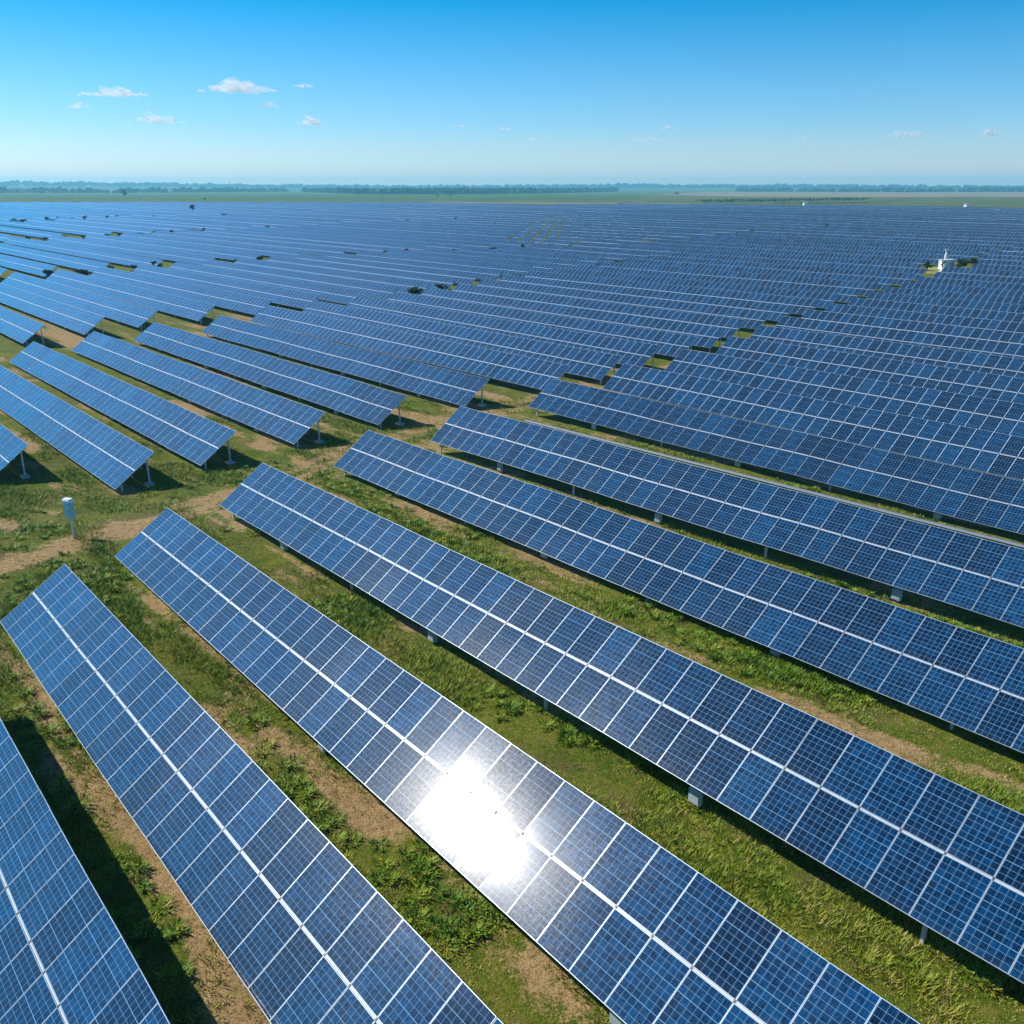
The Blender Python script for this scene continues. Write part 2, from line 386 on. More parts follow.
# ------------------------------------------------------------------ solar tables
def uv_metres(me,x0=0.):
    """the panels' pattern is laid out in metres from the table's low corner"""
    l=me.uv_layers.new(name="UVMap")
    for lp in me.loops:
        c=me.vertices[lp.vertex_index].co; l.data[lp.index].uv=(c.x,c.y)
    return me
def module_mesh():
    fr,dp=.013,.004; W,Hh,T=MOD_W,MOD_H,.040
    v=[(0,0,-T),(W,0,-T),(W,Hh,-T),(0,Hh,-T),(0,0,0),(W,0,0),(W,Hh,0),(0,Hh,0),
       (fr,fr,0),(W-fr,fr,0),(W-fr,Hh-fr,0),(fr,Hh-fr,0),(fr,fr,-dp),(W-fr,fr,-dp),(W-fr,Hh-fr,-dp),(fr,Hh-fr,-dp)]
    f=[(0,3,2,1),(0,1,5,4),(1,2,6,5),(2,3,7,6),(3,0,4,7),(4,5,9,8),(5,6,10,9),(6,7,11,10),(7,4,8,11),(8,9,13,12),(9,10,14,13),(10,11,15,14),(11,8,12,15),(12,13,14,15)]
    return uv_metres(mesh("solar_module",v,f,[M_PANEL,M_ALU,M_BACK],[2]+[1]*12+[0]))
ME_MOD=module_mesh()
def slab_mesh(L,Hh,name):
    T=.045; v=[(0,0,-T),(L,0,-T),(L,Hh,-T),(0,Hh,-T),(0,0,0),(L,0,0),(L,Hh,0),(0,Hh,0)]
    f=[(0,3,2,1),(0,1,5,4),(1,2,6,5),(2,3,7,6),(3,0,4,7),(4,5,6,7)]
    return uv_metres(mesh(name,v,f,[M_PANEL,M_EDGE,M_BACK],[2,1,1,1,1,0]))
ME_POST=MB().box((-.05,-.06,0),(.05,-.045,1)).box((-.05,-.045,0),(-.035,.06,1)).box((.035,-.045,0),(.05,.06,1)).me("post",[M_GALV])
ME_FOOT=MB().bevelbox((-.45,-.28,-.15),(.45,.28,.16),.03).me("footing",[M_CONC])
ME_JBOX=MB().bevelbox((-.24,-.10,0),(.24,.10,.52),.025).box((-.20,-.115,.05),(.20,-.1005,.44)).me("junction_box",[M_BOXG])
_cache={}
def bank_mesh(ncol,full=False):
    k=(ncol,full)
    if k not in _cache: _cache[k]=slab_mesh(ncol*PIT-(PIT-MOD_W),SLOPE_W if full else MOD_H,"panel_bank")
    return _cache[k]
def rail_mesh(ncol):
    k=('rail',ncol)
    if k not in _cache:
        L=ncol*PIT; mb=MB().box((-.02,MOD_H+.012,-.05),(L,MOD_H+GAP-.012,-.008))
        for i in range(ncol+1): mb.box((i*PIT-.05,MOD_H-.02,-.03),(i*PIT+.028,MOD_H+GAP+.02,.004),1)
        _cache[k]=mb.me("centre_rail",[M_RAIL,M_CLAMP])
    return _cache[k]
def sag(x,k): return .040*math.sin(x*.27+k*2.1)+.022*math.sin(x*.71+k*4.3)
def wavy_rail(ncol,k):
    key=('wavy',ncol,k)
    if key not in _cache:
        mb=MB(); y0,y1=MOD_H+.012,MOD_H+GAP-.012; n0=0
        for i in range(ncol+1):
            z=sag(i*PIT,k); mb.v+=[(i*PIT,y0,z-.05),(i*PIT,y1,z-.05),(i*PIT,y1,z-.008),(i*PIT,y0,z-.008)]
        for i in range(ncol):
            a=4*i; mb.f+=[(a+3,a+7,a+6,a+2),(a+1,a+2,a+6,a+5),(a,a+4,a+7,a+3),(a,a+1,a+5,a+4)]; mb.m+=[0]*4
        for i in range(ncol+1):
            z=sag(i*PIT,k); mb.box((i*PIT-.035,MOD_H-.018,z-.03),(i*PIT+.022,MOD_H+GAP+.018,z+.004),1)
        _cache[key]=mb.me("centre_rail",[M_RAIL,M_CLAMP])
    return _cache[key]
def purlin_mesh(L):
    k=('pur',round(L,2))
    if k not in _cache: _cache[k]=MB().box((.05,-.03,-.135),(L-.05,.03,-.052)).me("purlin",[M_GALV])
    return _cache[k]
ME_RAFT=MB().box((-.04,.25,-.27),(.04,SLOPE_W-.3,-.137)).me("rafter",[M_GALV])

class Frame: pass
def frame(w,u,z,yaw,tilt,slope):
    """low far-left corner (layout units) and the table's own axes"""
    F=Frame(); a=AZ+math.radians(yaw); t=TILT+math.radians(tilt); s=math.radians(slope)
    h=Vector((math.cos(a),-math.sin(a),0)); r=Vector((math.sin(a)*math.cos(s),math.cos(a)*math.cos(s),math.sin(s)))
    up=Vector((0,0,1)); X=-r; Yv=h*math.cos(t)+up*math.sin(t); Z=X.cross(Yv).normalized(); Yv=Z.cross(X)
    F.O=Vector(xyz(w,u,z+LOW)); F.X,F.Y,F.Z=X,Yv,Z
    F.M=Matrix(((X.x,Yv.x,Z.x,F.O.x),(X.y,Yv.y,Z.y,F.O.y),(X.z,Yv.z,Z.z,F.O.z),(0,0,0,1)))
    F.rz=math.atan2(X.y,X.x); return F
GROUP="blue solar tables in long parallel rows"
def start(F,label):
    gz0=float(ground_z(F.O.x,F.O.y))
    root=empty("solar_table",(F.O.x,F.O.y,gz0),F.rz); tag(root,label,"solar table",GROUP)
    inv=(Matrix.Translation((F.O.x,F.O.y,gz0))@Matrix.Rotation(F.rz,4,'Z')).inverted()
    return root,inv
def supports(root,inv,F,L,step,first,detail=True):
    n=max(1,round((L-1.3)/step)); k=0
    for q in range(n+1):
        x=.65+(L-1.3)*q/n
        for yy,nm in ((.62,"front_post"),(SLOPE_W-.75,"rear_post")):
            top=F.O+F.X*x+F.Y*yy-F.Z*.25
            g0=float(ground_z(top.x,top.y))-.25
            mw=Matrix.Translation((top.x,top.y,g0))@Matrix.Rotation(F.rz,4,'Z')@Matrix.Diagonal((1,1,max(.2,top.z-g0),1))
            obj(nm,ME_POST,None,root,inv@mw)
            if detail and nm=="rear_post":
                obj("footing",ME_FOOT,None,root,inv@Matrix.Translation((top.x,top.y,g0+.25))@Matrix.Rotation(F.rz,4,'Z'))
            if detail and nm=="front_post" and k%2==1:
                obj("junction_box",ME_JBOX,None,root,inv@Matrix.Translation(Vector((top.x,top.y,g0+.38))-Vector((F.Y.x,F.Y.y,0)).normalized()*.175)@Matrix.Rotation(F.rz,4,'Z'))
        if detail: obj("rafter",ME_RAFT,None,root,inv@F.M@Matrix.Translation((x,0,0)))
        k+=1
def near_table(w,u,z,yaw,tilt,slope,ncol,label,from_left=True):
    """a table whose every module is its own part; u is the far-left end, or the near-right end when from_left is False"""
    F=frame(w,u,z,yaw,tilt,slope)
    if not from_left:
        F.O=F.O-F.X*(ncol*PIT-.02); F.M.translation=F.O
    root,inv=start(F,label)
    cols=list(range(ncol)); kv=random.randrange(6)
    show=cols[:50] if from_left else cols[-50:]
    for i in show:
        for j in (0,1):
            J=Matrix.Rotation(random.gauss(0,.0026),4,'X')@Matrix.Rotation(random.gauss(0,.0026),4,'Y')
            obj("solar_module",ME_MOD,None,root,inv@F.M@Matrix.Translation((i*PIT,j*(MOD_H+GAP),sag(i*PIT,kv)+random.uniform(-.003,.003)))@Matrix.Rotation(-math.atan((sag(i*PIT+PIT,kv)-sag(i*PIT,kv))/PIT),4,'Y')@J)
    rest=[i for i in cols if i not in show]
    if rest:
        k=('rest',len(rest))
        if k not in _cache: _cache[k]=slab_mesh(len(rest)*PIT-(PIT-MOD_W),SLOPE_W,"panel_bank")
        o=obj("panel_bank",_cache[k],None,root,inv@F.M@Matrix.Translation((rest[0]*PIT,0,0))); o["kind"]="stuff"
    obj("centre_rail",wavy_rail(ncol,kv),None,root,inv@F.M)
    L=ncol*PIT
    for yy in (.38,1.50,2.42,3.55): obj("purlin",purlin_mesh(L),None,root,inv@F.M@Matrix.Translation((0,yy,-.065)))
    supports(root,inv,F,L,PIT*6,1.35)
    return root,inv,F
def mid_table(w,u0,u1,z0,z1,label,tilt=0.):
    ncol=max(4,int(round((u0-u1)*S/PIT)))
    sl=math.degrees(math.atan2(z0-z1,u0-u1))
    F=frame(w,u0,z0,random.gauss(0,.12),tilt,sl)
    root,inv=start(F,label)
    for j,nm in ((0,"lower_panel_bank"),(1,"upper_panel_bank")):
        obj(nm,bank_mesh(ncol),None,root,inv@F.M@Matrix.Translation((0,j*(MOD_H+GAP),0)))
    obj("centre_rail",rail_mesh(ncol),None,root,inv@F.M)
    obj("purlin",purlin_mesh(ncol*PIT),None,root,inv@F.M@Matrix.Translation((0,2.42,0)))
    supports(root,inv,F,ncol*PIT,PIT*9,1.35,False)
    return root

ORD=["","first","second","third","fourth","fifth","sixth","seventh","eighth","ninth","tenth","eleventh","twelfth","thirteenth","fourteenth","fifteenth","sixteenth","seventeenth","eighteenth","nineteenth"]
TENS=["","","twent","thirt","fort","fift","sixt","sevent","eight","ninet"]
def ordinal(n):
    if n<20: return ORD[n]
    a,b=divmod(n,10)
    return TENS[a]+("ieth" if b==0 else "y-"+ORD[b]) if a<10 else "hundred-"+(ordinal(n-100) if n>100 else "first")

near_labels=[
 "blue solar table in the bottom corner, only its upper edge and rail whole in view",
 "blue solar table along the far side of the corner table's long black shadow",
 "blue solar table with the blinding white sun glare on its panels",
 "dark blue solar table directly behind the one with the sun glare",
 "dark blue solar table second behind the one with the sun glare",
 "dark blue solar table with a galvanised cable tray along its upper edge",
 "dark blue solar table right behind the one with the cable tray"]
for (w,u,z,yw,tl,sl),lb in zip(NEAR,near_labels):
    root,inv,F=near_table(w,u,z,yw,tl,sl,56,lb)
    if "cable tray" in lb and "behind" not in lb:
        mb=MB(); L=56*PIT; y0=SLOPE_W+.10
        mb.box((8,y0,-.10),(L,y0+.015,.0)); mb.box((8,y0+.168,-.10),(L,y0+.183,.0))
        mb.box((8,y0+.012,-.09),(L,y0+.17,-.03))
        for q in range(10,int(L),6): mb.box((q,SLOPE_W-.5,-.16),(q+.06,y0+.18,-.095))
        obj("cable_tray",mb.me("cable_tray",[simple('dull_steel',(.15,.18,.20),.7,.1)]),None,root,inv@F.M)
left_labels=[
 "pale blue solar table cut off at the left edge, nearest the cabinet post",
 "pale blue solar table whose end stands just behind the cabinet post",
 "blue solar table across the dirt track, second behind the cabinet post",
 "blue solar table across the dirt track, third behind the cabinet post",
 "blue solar table across the dirt track, fourth behind the cabinet post",
 "blue solar table across the dirt track, fifth behind the cabinet post"]
C2W=[.5,1.5,2.4,4.2,5.4,6.3,8.0,9.9,10.6]; C2U=[6.6,6.85,7.05,7.2,7.5,8.0,8.5,9.05,9.2]
c2=lambda w: float(np.interp(w,C2W,C2U))
for (w,u,z,yw,tl,sl),lb in zip(LEFT,left_labels):
    near_table(w,u,z,yw,tl,sl,int((c2(w)-.25-u)*S/PIT),lb,False)

# the rest of the field: blocks of rows between the slanting lines of gaps
c1=lambda w: float(np.interp(w,[2.8,3.4,4.75,5.8,7.2,8.9,10.3,11.2,12.6,14.55,16.2,17.9,25,46],[3.42,3.42,3.7,4.05,4.35,4.8,5.15,5.5,5.85,6.41,6.83,7.23,8.8,13.5]))
c3=lambda w: float(np.interp(w,[1,2.61,4,6.5,8,9.4,11.3,12.3,13.8,15.6,18,22,27.7,32,42.7,46],[11.8,11.88,12.1,12.5,12.6,12.2,12.0,11.6,12.1,12.5,13.2,13.8,15,15.7,18.5,19.2]))
c4=lambda w: float(np.interp(w,[3.5,4.84,6.3,8,9.7,11.4,13,15.2,18.3,20.8,23.8,46],[20.4,20.5,20.7,21.3,21.9,22.1,23.2,23.5,24.5,25.2,26.5,34]))
c5=lambda w: float(np.interp(w,[5,7.2,9.5,12,14.3,30],[31.5,32,32.9,33,33,40]))
c6=lambda w: c5(w)+17.0
c0=lambda w: max(-.86,.385*w-1.2)
umax=lambda w: min(5.2*w+1.5,float(np.interp(w,[14.9,27.3,39,42.5,45.7,47],[69.2,58.9,46.6,39,32.4,25.9])))
def series(start,steps,last,pitch,stop=46):
    a=list(start); 
    while a[-1]<last: a.append(a[-1]+steps)
    while a[-1]<stop: a.append(a[-1]+max(pitch,.066*a[-1]+.06))
    return a
B=[("the near block before the first gap line",series([3.42,4.05,4.65,5.2,5.72,6.2,6.68,7.2,7.75],.52,8,.52),c0,c1,.07),
   ("the first to second gap line block",series([3.16,3.60],.44,5.3,.5),c1,c2,.09),
   ("the second to third gap line block",series([1.15,1.51,1.95,2.38,2.85,3.35,3.85],.46,5,.5,10.4),c2,c3,.2),
   ("the third to fourth gap line block",series([2.40,2.95,3.6,4.3],.74,8,.6),c3,c4,.2),
   ("the fourth to fifth gap line block",series([4.4,5.4],1.0,9,.7),c4,c5,.17),
   ("the left part past the fifth gap line",series([6.6],.55,8,.6,32),c5,c6,.17),
   ("the farthest left corner",series([9.5],.6,12,.65,40),c6,lambda w:99.,.12)]
def crosswise(w,u):
    X=w*H0[0]+u*R0[0]; Y=w*H0[1]+u*R0[1]; q=X-.0734*Y
    if not (16.9<Y<33.5 and -1.50<q<1.30): return 0
    return 1 if ((q+1.5)/.226)%1.0<.27 else 0
cand=[]
for bi,(bn,ws,ra,rb,gp) in enumerate(B):
    k=0
    for w in ws:
        if bi<2 and w>13: gp=.035
        a=ra(w)+gp; b=min(rb(w) if not(bi==1 and w>10.6) else c3(w),umax(w))-gp
        if bi==2 and w>10.4: continue
        if b-a<.6: continue
        if bi==1 and 11.0<w<13.2: a+=.30
        if bi==0 and 11.0<w<13.2: b-=.22
        # cut out the crosswise block
        us=np.arange(a,b,.02); keep=[not crosswise(w,x) for x in us]; segs=[]; st=None
        for x,q in zip(us,keep):
            if q and st is None: st=x
            if not q and st is not None: segs.append((st,x)); st=None
        if st is not None: segs.append((st,b))
        segs=[s for s in segs if s[1]-s[0]>.12]
        if not segs: continue
        k+=1
        for si,(sa,sb) in enumerate(segs):
            lb=f"{ordinal(k)} solar table back in {bn}"
            if len(segs)>1: lb=f"{ordinal(si+1)} short piece from the right in {ordinal(k)} row, "+bn.replace("gap line ","gap ")
            # how large it shows: sum of projected face area
            A=0.
            for x in np.linspace(sa,sb,12):
                P=xyz(w+.08,x,.09); P=P-np.array([0,0,CAMZ]); dist=np.linalg.norm(P); dep=P[1]*math.cos(PITCH)-P[2]*math.sin(PITCH)
                if dep<1 or abs(P[0]/dep)>.60: continue
                nrm=-H0*math.sin(TILT)+np.array([0,0,math.cos(TILT)])
                A+=abs(nrm@P)/dist/dist**2*(sb-sa)/12
            cand.append((A,w,sa,sb,lb,bi))
cand=[c for c in cand if c[0]>0]; cand.sort(key=lambda c:-c[0])
N_THINGS=300-len(NEAR)-len(LEFT)
mats_slab=[M_PANEL,M_EDGE,M_BACK]
rest_v,rest_f,rest_m,rest_uv=[],[],[],[]
for i,(A,w,ua,ub,lb,bi) in enumerate(cand):
    za,zb=float(zg(w+.08,ub)),float(zg(w+.08,ua))
    if i<90: mid_table(w,ub,ua,za,zb,lb,random.gauss(0,.35))
    elif i<N_THINGS:
        ncol=int(round((ub-ua)*S/PIT)); F=frame(w,ub,za,random.gauss(0,.1),random.gauss(0,.35),0)
        o=obj("solar_table",bank_mesh(ncol,True)); o.matrix_world=F.M; tag(o,lb,"solar table",GROUP)
    else:
        ncol=int(round((ub-ua)*S/PIT)); F=frame(w,ub,za,0,random.gauss(0,.3),0); me=bank_mesh(ncol,True); n=len(rest_v); rest_uv+=[(l.uv[0]+PIT*7*i,l.uv[1]) for l in me.uv_layers[0].data]
        rest_v+=[tuple(F.M@v.co) for v in me.vertices]; rest_f+=[tuple(n+q for q in p.vertices) for p in me.polygons]; rest_m+=[p.material_index for p in me.polygons]
if rest_v:
    me=mesh("distant_solar_tables",rest_v,rest_f,mats_slab,rest_m); l=me.uv_layers.new(name="UVMap")
    l.data.foreach_set("uv",np.array(rest_uv).ravel())
    tag(obj("distant_solar_tables",me),"hazy mass of small far solar tables filling the distance","solar tables",kind="stuff")

# ------------------------------------------------------------------ vegetation
def leaf_material(name,a,b):
    g=G(name); n=g.noise(g.pos(),1.6,4); r=g.n("ShaderNodeNewGeometry").outputs['Random Per Island']
    return g.bsdf(g.mix(g.m('ADD',g.m('MULTIPLY',n,.5),g.m('MULTIPLY',r,.5)),a,b),.65,0,.2)
M_LEAF=leaf_material("dark_foliage",(.012,.030,.007),(.055,.085,.018))
M_LEAF2=leaf_material("fresh_foliage",(.02,.06,.008),(.08,.15,.02))
M_BARK=simple("bark",(.10,.075,.05),.9,0,.3,4.,.02)
def crown_mesh(rad,zc,hh,n,leaf,seed,mat):
    r=np.random.default_rng(seed)
    nl=max(5,int(n/60)); cen=r.normal(0,1,(nl,3)); cen/=np.linalg.norm(cen,axis=1)[:,None]; cen*=r.uniform(.2,.8,(nl,1))
    cen=cen*np.array([rad,rad,hh])+np.array([0,0,zc]); cs=r.uniform(.22,.45,nl)*rad
    idx=r.integers(0,nl,n); d=r.normal(0,1,(n,3)); d/=np.linalg.norm(d,axis=1)[:,None]
    c=cen[idx]+d*(cs[idx]*r.uniform(.55,1.05,n))[:,None]*np.array([1,1,.8])
    a=r.normal(0,1,(n,3)); a/=np.linalg.norm(a,axis=1)[:,None]; b=np.cross(a,r.normal(0,1,(n,3))); b/=np.linalg.norm(b,axis=1)[:,None]
    s=(leaf*r.uniform(.6,1.3,n))[:,None]
    V=np.stack([c-a*s-b*s*.5,c+a*s-b*s*.5,c+a*s+b*s*.5,c-a*s+b*s*.5],1).reshape(-1,3)
    V[:,2]=np.maximum(V[:,2],.02)
    return mesh("crown",V,[tuple(range(4*i,4*i+4)) for i in range(n)],[mat])
def tree(name,P,h,r,label,cat,seed,mat=None,trunk=.3,n=700,group=None):
    root=empty(name,tuple(P)); tag(root,label,cat,group)
    mb=MB(); rr=np.random.default_rng(seed)
    mb.tube([(0,0,-.2),(.02*h,0,h*trunk),(0,.02*h,h*.75)],[h*.035,h*.025,h*.008],7)
    for k in range(4):
        t=rr.uniform(0,6.28); mb.tube([(.01*h,0,h*(trunk+.06*k)),(math.cos(t)*r*.5,math.sin(t)*r*.5,h*(trunk+.06*k+.22))],[h*.014,h*.005],5)
    obj("trunk",mb.me("trunk",[M_BARK]),None,root)
    hh=h*(1-trunk*.6)/2
    obj("crown",crown_mesh(r,h-hh,hh,n,r*.13,seed,mat or M_LEAF),None,root)
    return root
def px_m(px,py):           # metres per pixel there
    P=ground_at(px,py); return (P[1]*math.cos(PITCH)-(P[2]-CAMZ)*math.sin(PITCH))/FPX
def bush(px,py,wp,hp,label,seed,mat=None,group=None,trunk=.12,n=500,name="bush",over=0.):
    P=ground_at(px,py); m=px_m(px,py)
    if over:                       # seen over the tables in front: the pixel shows its upper half
        d=ray(px,py); P=np.array([0,0,CAMZ])+d*((over-CAMZ)/d[2]); P[2]=0.; hp=over*1.9/m; return tree(name,P,hp*m,wp*m/2,label,name.split('_')[-1],seed,mat,trunk,n,group)

# ------------------------------------------------------------------ things between the rows
# cabinet on a post by the dirt track
P=ground_at(74,538); rz=math.radians(-18)
cab=empty("utility_cabinet",tuple(P),rz); cab.scale=(.80,.8,1.04); tag(cab,"pale turquoise utility cabinet on a thin post beside the dirt track","utility cabinet")
M_TEAL=simple("teal_paint",(.24,.55,.58),.4,0,.08,3.); M_WHITE=simple("white_paint",(.78,.80,.79),.45,0,.05,3.)
obj("post",MB().tube([(0,0,-.3),(0,0,1.42)],.075,12).me("post",[M_GALV]),None,cab)
obj("cabinet_body",MB().bevelbox((-.36,-.22,1.30),(.36,.22,2.28),.06).box((-.30,-.236,1.38),(.30,-.2201,2.16)).me("cabinet_body",[M_TEAL]),None,cab)
obj("cap",MB().bevelbox((-.40,-.26,2.282),(.40,.26,2.48),.09).me("cap",[M_WHITE]),None,cab)
obj("handle",MB().box((.20,-.262,1.70),(.23,-.237,1.86)).me("handle",[M_CLAMP]),None,cab)

# inverter station in the clearing on the first line of gaps
M_ROOF=simple("pale_roof",(.62,.66,.68),.5,0,.1,2.)
P=ground_at(946,269)
pad=np.array([ground_at(*q) for q in ((926,274),(946,273),(948,266),(928,267))])
o=obj("clearing",mesh("clearing",[(p[0],p[1],.03) for p in pad],[(0,1,2,3)]),simple("dry_grass_clearing",(.26,.24,.06),.95,0,.3,.4)); tag(o,kind="structure")
pad=np.array([ground_at(*q) for q in ((938,272),(948,271),(957,262),(946,263))])
o=obj("gravel_path",mesh("gravel_path",[(p[0],p[1],.05) for p in pad],[(0,1,2,3)]),simple("white_gravel",(.62,.60,.55),.95,0,.2,.8)); tag(o,kind="structure")
st=empty("inverter_station",(P[0],P[1],0),math.radians(25)); st.scale=(.5,.6,.75); tag(st,"white inverter cabin in the yellow grass clearing among the far rows","cabin")
obj("body",MB().bevelbox((-4.2,-1.5,.25),(4.2,1.5,3.1),.05).box((-4.3,-1.6,-.2),(4.3,1.6,.247)).me("body",[M_WHITE]),None,st)
obj("roof",MB().bevelbox((-4.5,-1.8,3.102),(4.5,1.8,3.35),.08).me("roof",[M_ROOF]),None,st)
for x in (-2.6,1.2):
    d=obj("door",MB().box((x,-1.56,.3),(x+1.1,-1.5005,2.5)).me("door",[M_BOXG]),None,st)
    obj("handle",MB().box((x+.9,-1.62,1.3),(x+.98,-1.5605,1.5)).me("handle",[M_CLAMP]),None,d)
obj("vent",MB().box((-.7,-1.55,1.6),(.5,-1.5005,2.5)).me("vent",[M_GALV]),None,st)
Pm=ground_at(944.5,266)
ms=empty("mast",(Pm[0],Pm[1],0)); tag(ms,"thin white camera mast behind the white inverter cabin","mast")
obj("pole",MB().tube([(0,0,-.3),(0,0,3),(0,0,4.1)],[.45,.34,.15],10).me("pole",[M_WHITE]),None,ms)
obj("camera_head",MB().bevelbox((-.5,-.3,4.1),(.5,.3,4.6),.08).me("camera_head",[M_BOXG]),None,ms)
bush(928,264.5,8,4,"low dark bush at the left end of the yellow clearing by the cabin",11,over=1.6)
bush(943,263.5,5,6,"dark bush standing close behind the white inverter cabin",12,over=1.9)
bush(960,263,11,7,"wide dark bush on the line of gaps past the white inverter cabin",13,over=1.7)
bush(580,248,10,5,"round green bush beside the pale gravel heap in mid field",14,M_LEAF2)
GAPS=[("first",5.5,2.5,[(974,261),(984,257.5),(993,254.5),(1001,252),(1009,249.5),(1016,247.3),(1022,245.6)]),
 ("second",5.5,1.9,[(328,302),(363,298),(393,294),(418,291),(443,286),(491,279),(515,275),(543,272),(564,269),(583,267),(603,264),(619,262),(636,259)]),
 ("third",4.6,2.7,[(17.5,277.5),(50,275),(81,271),(111,271),(135.5,269),(158,266),(185.5,266),(210.5,265),(237,262.5),(260,261),(282,260),(305,258),(388,253),(408,253),(428,252),(451.5,251.5),(473,251),(493,249.5),(522,248),(535,248),(552,247.5),(628,246),(649,243),(660.6,241.5),(677.5,240),(689,239.4),(707.5,237.5),(718,236),(736,234.8),(752,232.5),(767,231),(828,227),(860,224),(872,223.2),(884,222.2),(896,221.2),(908,220.2),(921,219),(934,218),(948,217),(962,215.4),(976,213.8),(990,212.2)]),
 ("fourth",5.,3.0,[(12,239.6),(29,239.4),(46,239.4),(65.6,238.8),(85,237.8),(104,236.6),(120,236),(139,234.8),(156,234.8),(172,233),(188,232),(205,231.6),(220,231.5),(236,230),(252,229.5),(265,229),(279,228),(294,228),(311,227.5),(362,224.4),(394,222.8),(407,222),(437,221),(456.5,219.6),(467,219),(484,218.4),(506.5,217.5),(546,215)]),
 ("fifth",6.,3.2,[(12,221),(22.5,221.5),(35,221),(47,219.8),(60,219),(71,219.8),(84,218.8),(95.6,218.5),(107.5,218.4),(117.5,217.5),(153,217.5),(225,216)])]
_sh=[(MB().tube([(0,0,-.3),(0,0,1.0)],[.10,.05],5).me("trunk",[M_BARK]),crown_mesh(1.,1.0,.95,170,.2,300+k,M_LEAF)) for k in range(5)]
for nm,wd_,ht,L_ in GAPS:
    for k,(a,b) in enumerate(L_):
        d=ray(a,b); Pq=np.array([0,0,CAMZ])+d*((1.3-CAMZ)/d[2]); q=_sh[(k*3)%5]
        root=empty("shrub",(Pq[0],Pq[1],0),random.uniform(0,6)); f=random.uniform(.75,1.2)
        root.scale=(wd_/2*f,wd_/2*f*.8,ht/2*random.uniform(.85,1.1))
        tag(root,f"{ordinal(k+1)} dark shrub from the left along the {nm} line of gaps"+(" past the white cabin" if nm=="first" else ""),"shrub","dark shrubs in the gaps between the solar tables")
        obj("trunk",q[0],None,root); obj("crown",q[1],None,root)
def heap(px,py,wp,hp,label,seed,col):
    P=ground_at(px,py); m=px_m(px,py); r=np.random.default_rng(seed); N,K=28,8; v=[]; f=[]
    for k in range(K+1):
        t=k/K
        for i in range(N):
            a=2*math.pi*i/N; rr=(1-t)*(1+.25*math.sin(3*a+seed)+.1*r.normal())
            v.append((math.cos(a)*rr*wp*m/2,math.sin(a)*rr*wp*m*.9,(hp*m)*(t**.8)*(1+.1*r.normal())-.1*(k==0)))
    for k in range(K):
        for i in range(N): a=k*N+i; b=k*N+(i+1)%N; f.append((a,b,b+N,a+N))
    o=obj("gravel_heap",mesh("gravel_heap",v,f),simple("heap_gravel%d"%seed,col,.95,0,.25,.5,.3)); o.location=tuple(P); return tag(o,label,"gravel heap")
heap(599,247.5,24,4.5,"long pale gravel heap beside the round green bush in mid field",3,(.46,.38,.30))
heap(846,226,16,2.2,"low pinkish gravel heap far away on the third line of gaps",4,(.46,.36,.28))
bush(805,229.5,6,3,"dark bush on the third line of gaps near the pinkish heap",15)
tree("tree",ground_at(193,214.5),9.5,2.6,"slender dark tree standing alone among the pale far rows","tree",21,None,.35,500)
bush(193,214.8,17,2,"low spreading dark bush under the slender lone tree",22)
bush(349,225.5,5,6,"upright dark shrub on the fourth line of gaps",23)
bush(327,226,5,3.5,"squat dark bush on the fourth line of gaps",24)
bush(348.5,243.5,3,3,"tiny dark bush alone in the middle of the third block",25)
bush(334,257,11,3.5,"dark bush with pale stems on the third line of gaps",26)
bush(363.5,255.5,5,5,"narrow dark shrub on the third line of gaps",27)
EDGE=[(547,206,3,3,"tiny round bush on the pale far edge of the field"),(568,206,5,4,"dark double bush on the pale far edge of the field"),(609,207,11,3,"flat dark bush on the pale far edge of the field"),
      (467,208.5,14,2.6,"long low bush at the far edge left of the pale strip"),(652,205.5,6,5,"first of two dark trees at the field edge by the green meadow"),(657,205.5,4,4,"smaller of two dark trees at the field edge by the green meadow"),
      (684,206,4,2.5,"small bush at the field edge before the dark hedge"),(304.5,205.5,5,2.5,"small low bush on the far edge under the green meadow"),
      (28,204.5,3,2.5,"speck of a bush at the far left field edge"),(412,200,4,4.5,"dark round tree alone in the green meadow mid picture")]
for i,(a,b,c_,d_,l) in enumerate(EDGE): bush(a,b,c_,d_,l,40+i,n=300)

# ------------------------------------------------------------------ beyond the field: meadows, hedges, woods
def patch(name,px,mat,z):
    P=[ground_at(*q) for q in px]
    o=obj(name,mesh(name,[(p[0],p[1],z) for p in P],[tuple(range(len(P)))]),mat); tag(o,kind="structure")
def strip_noise(name,a,b,sc): 
    g=G(name); n=g.noise(g.mapping(g.pos(),(sc,sc*4,sc)),1,5); return g.bsdf(g.mix(g.rng(n,.35,.65),a,b),.95,0,.1)
patch("pale_field",[(655,194.6),(720,196.6),(790,197.3),(1400,197.0),(1400,191.8),(700,192.4)],strip_noise("stubble",(.17,.145,.075),(.30,.23,.13),.004),.25)
patch("fallow_field",[(430,203.2),(690,205.0),(690,203.6),(430,202.2)],strip_noise("fallow",(.17,.18,.10),(.26,.25,.16),.01),.30)
patch("green_field",[(-300,199.5),(640,199.5),(640,194.5),(-300,194.5)],strip_noise("wheat",(.040,.095,.012),(.075,.13,.018),.004),.25)
patch("water",[(-300,190.4),(250,190.4),(250,189.6),(-300,189.6)],simple("lake_water",(.10,.16,.20),.06,0,.05,.01),.4)

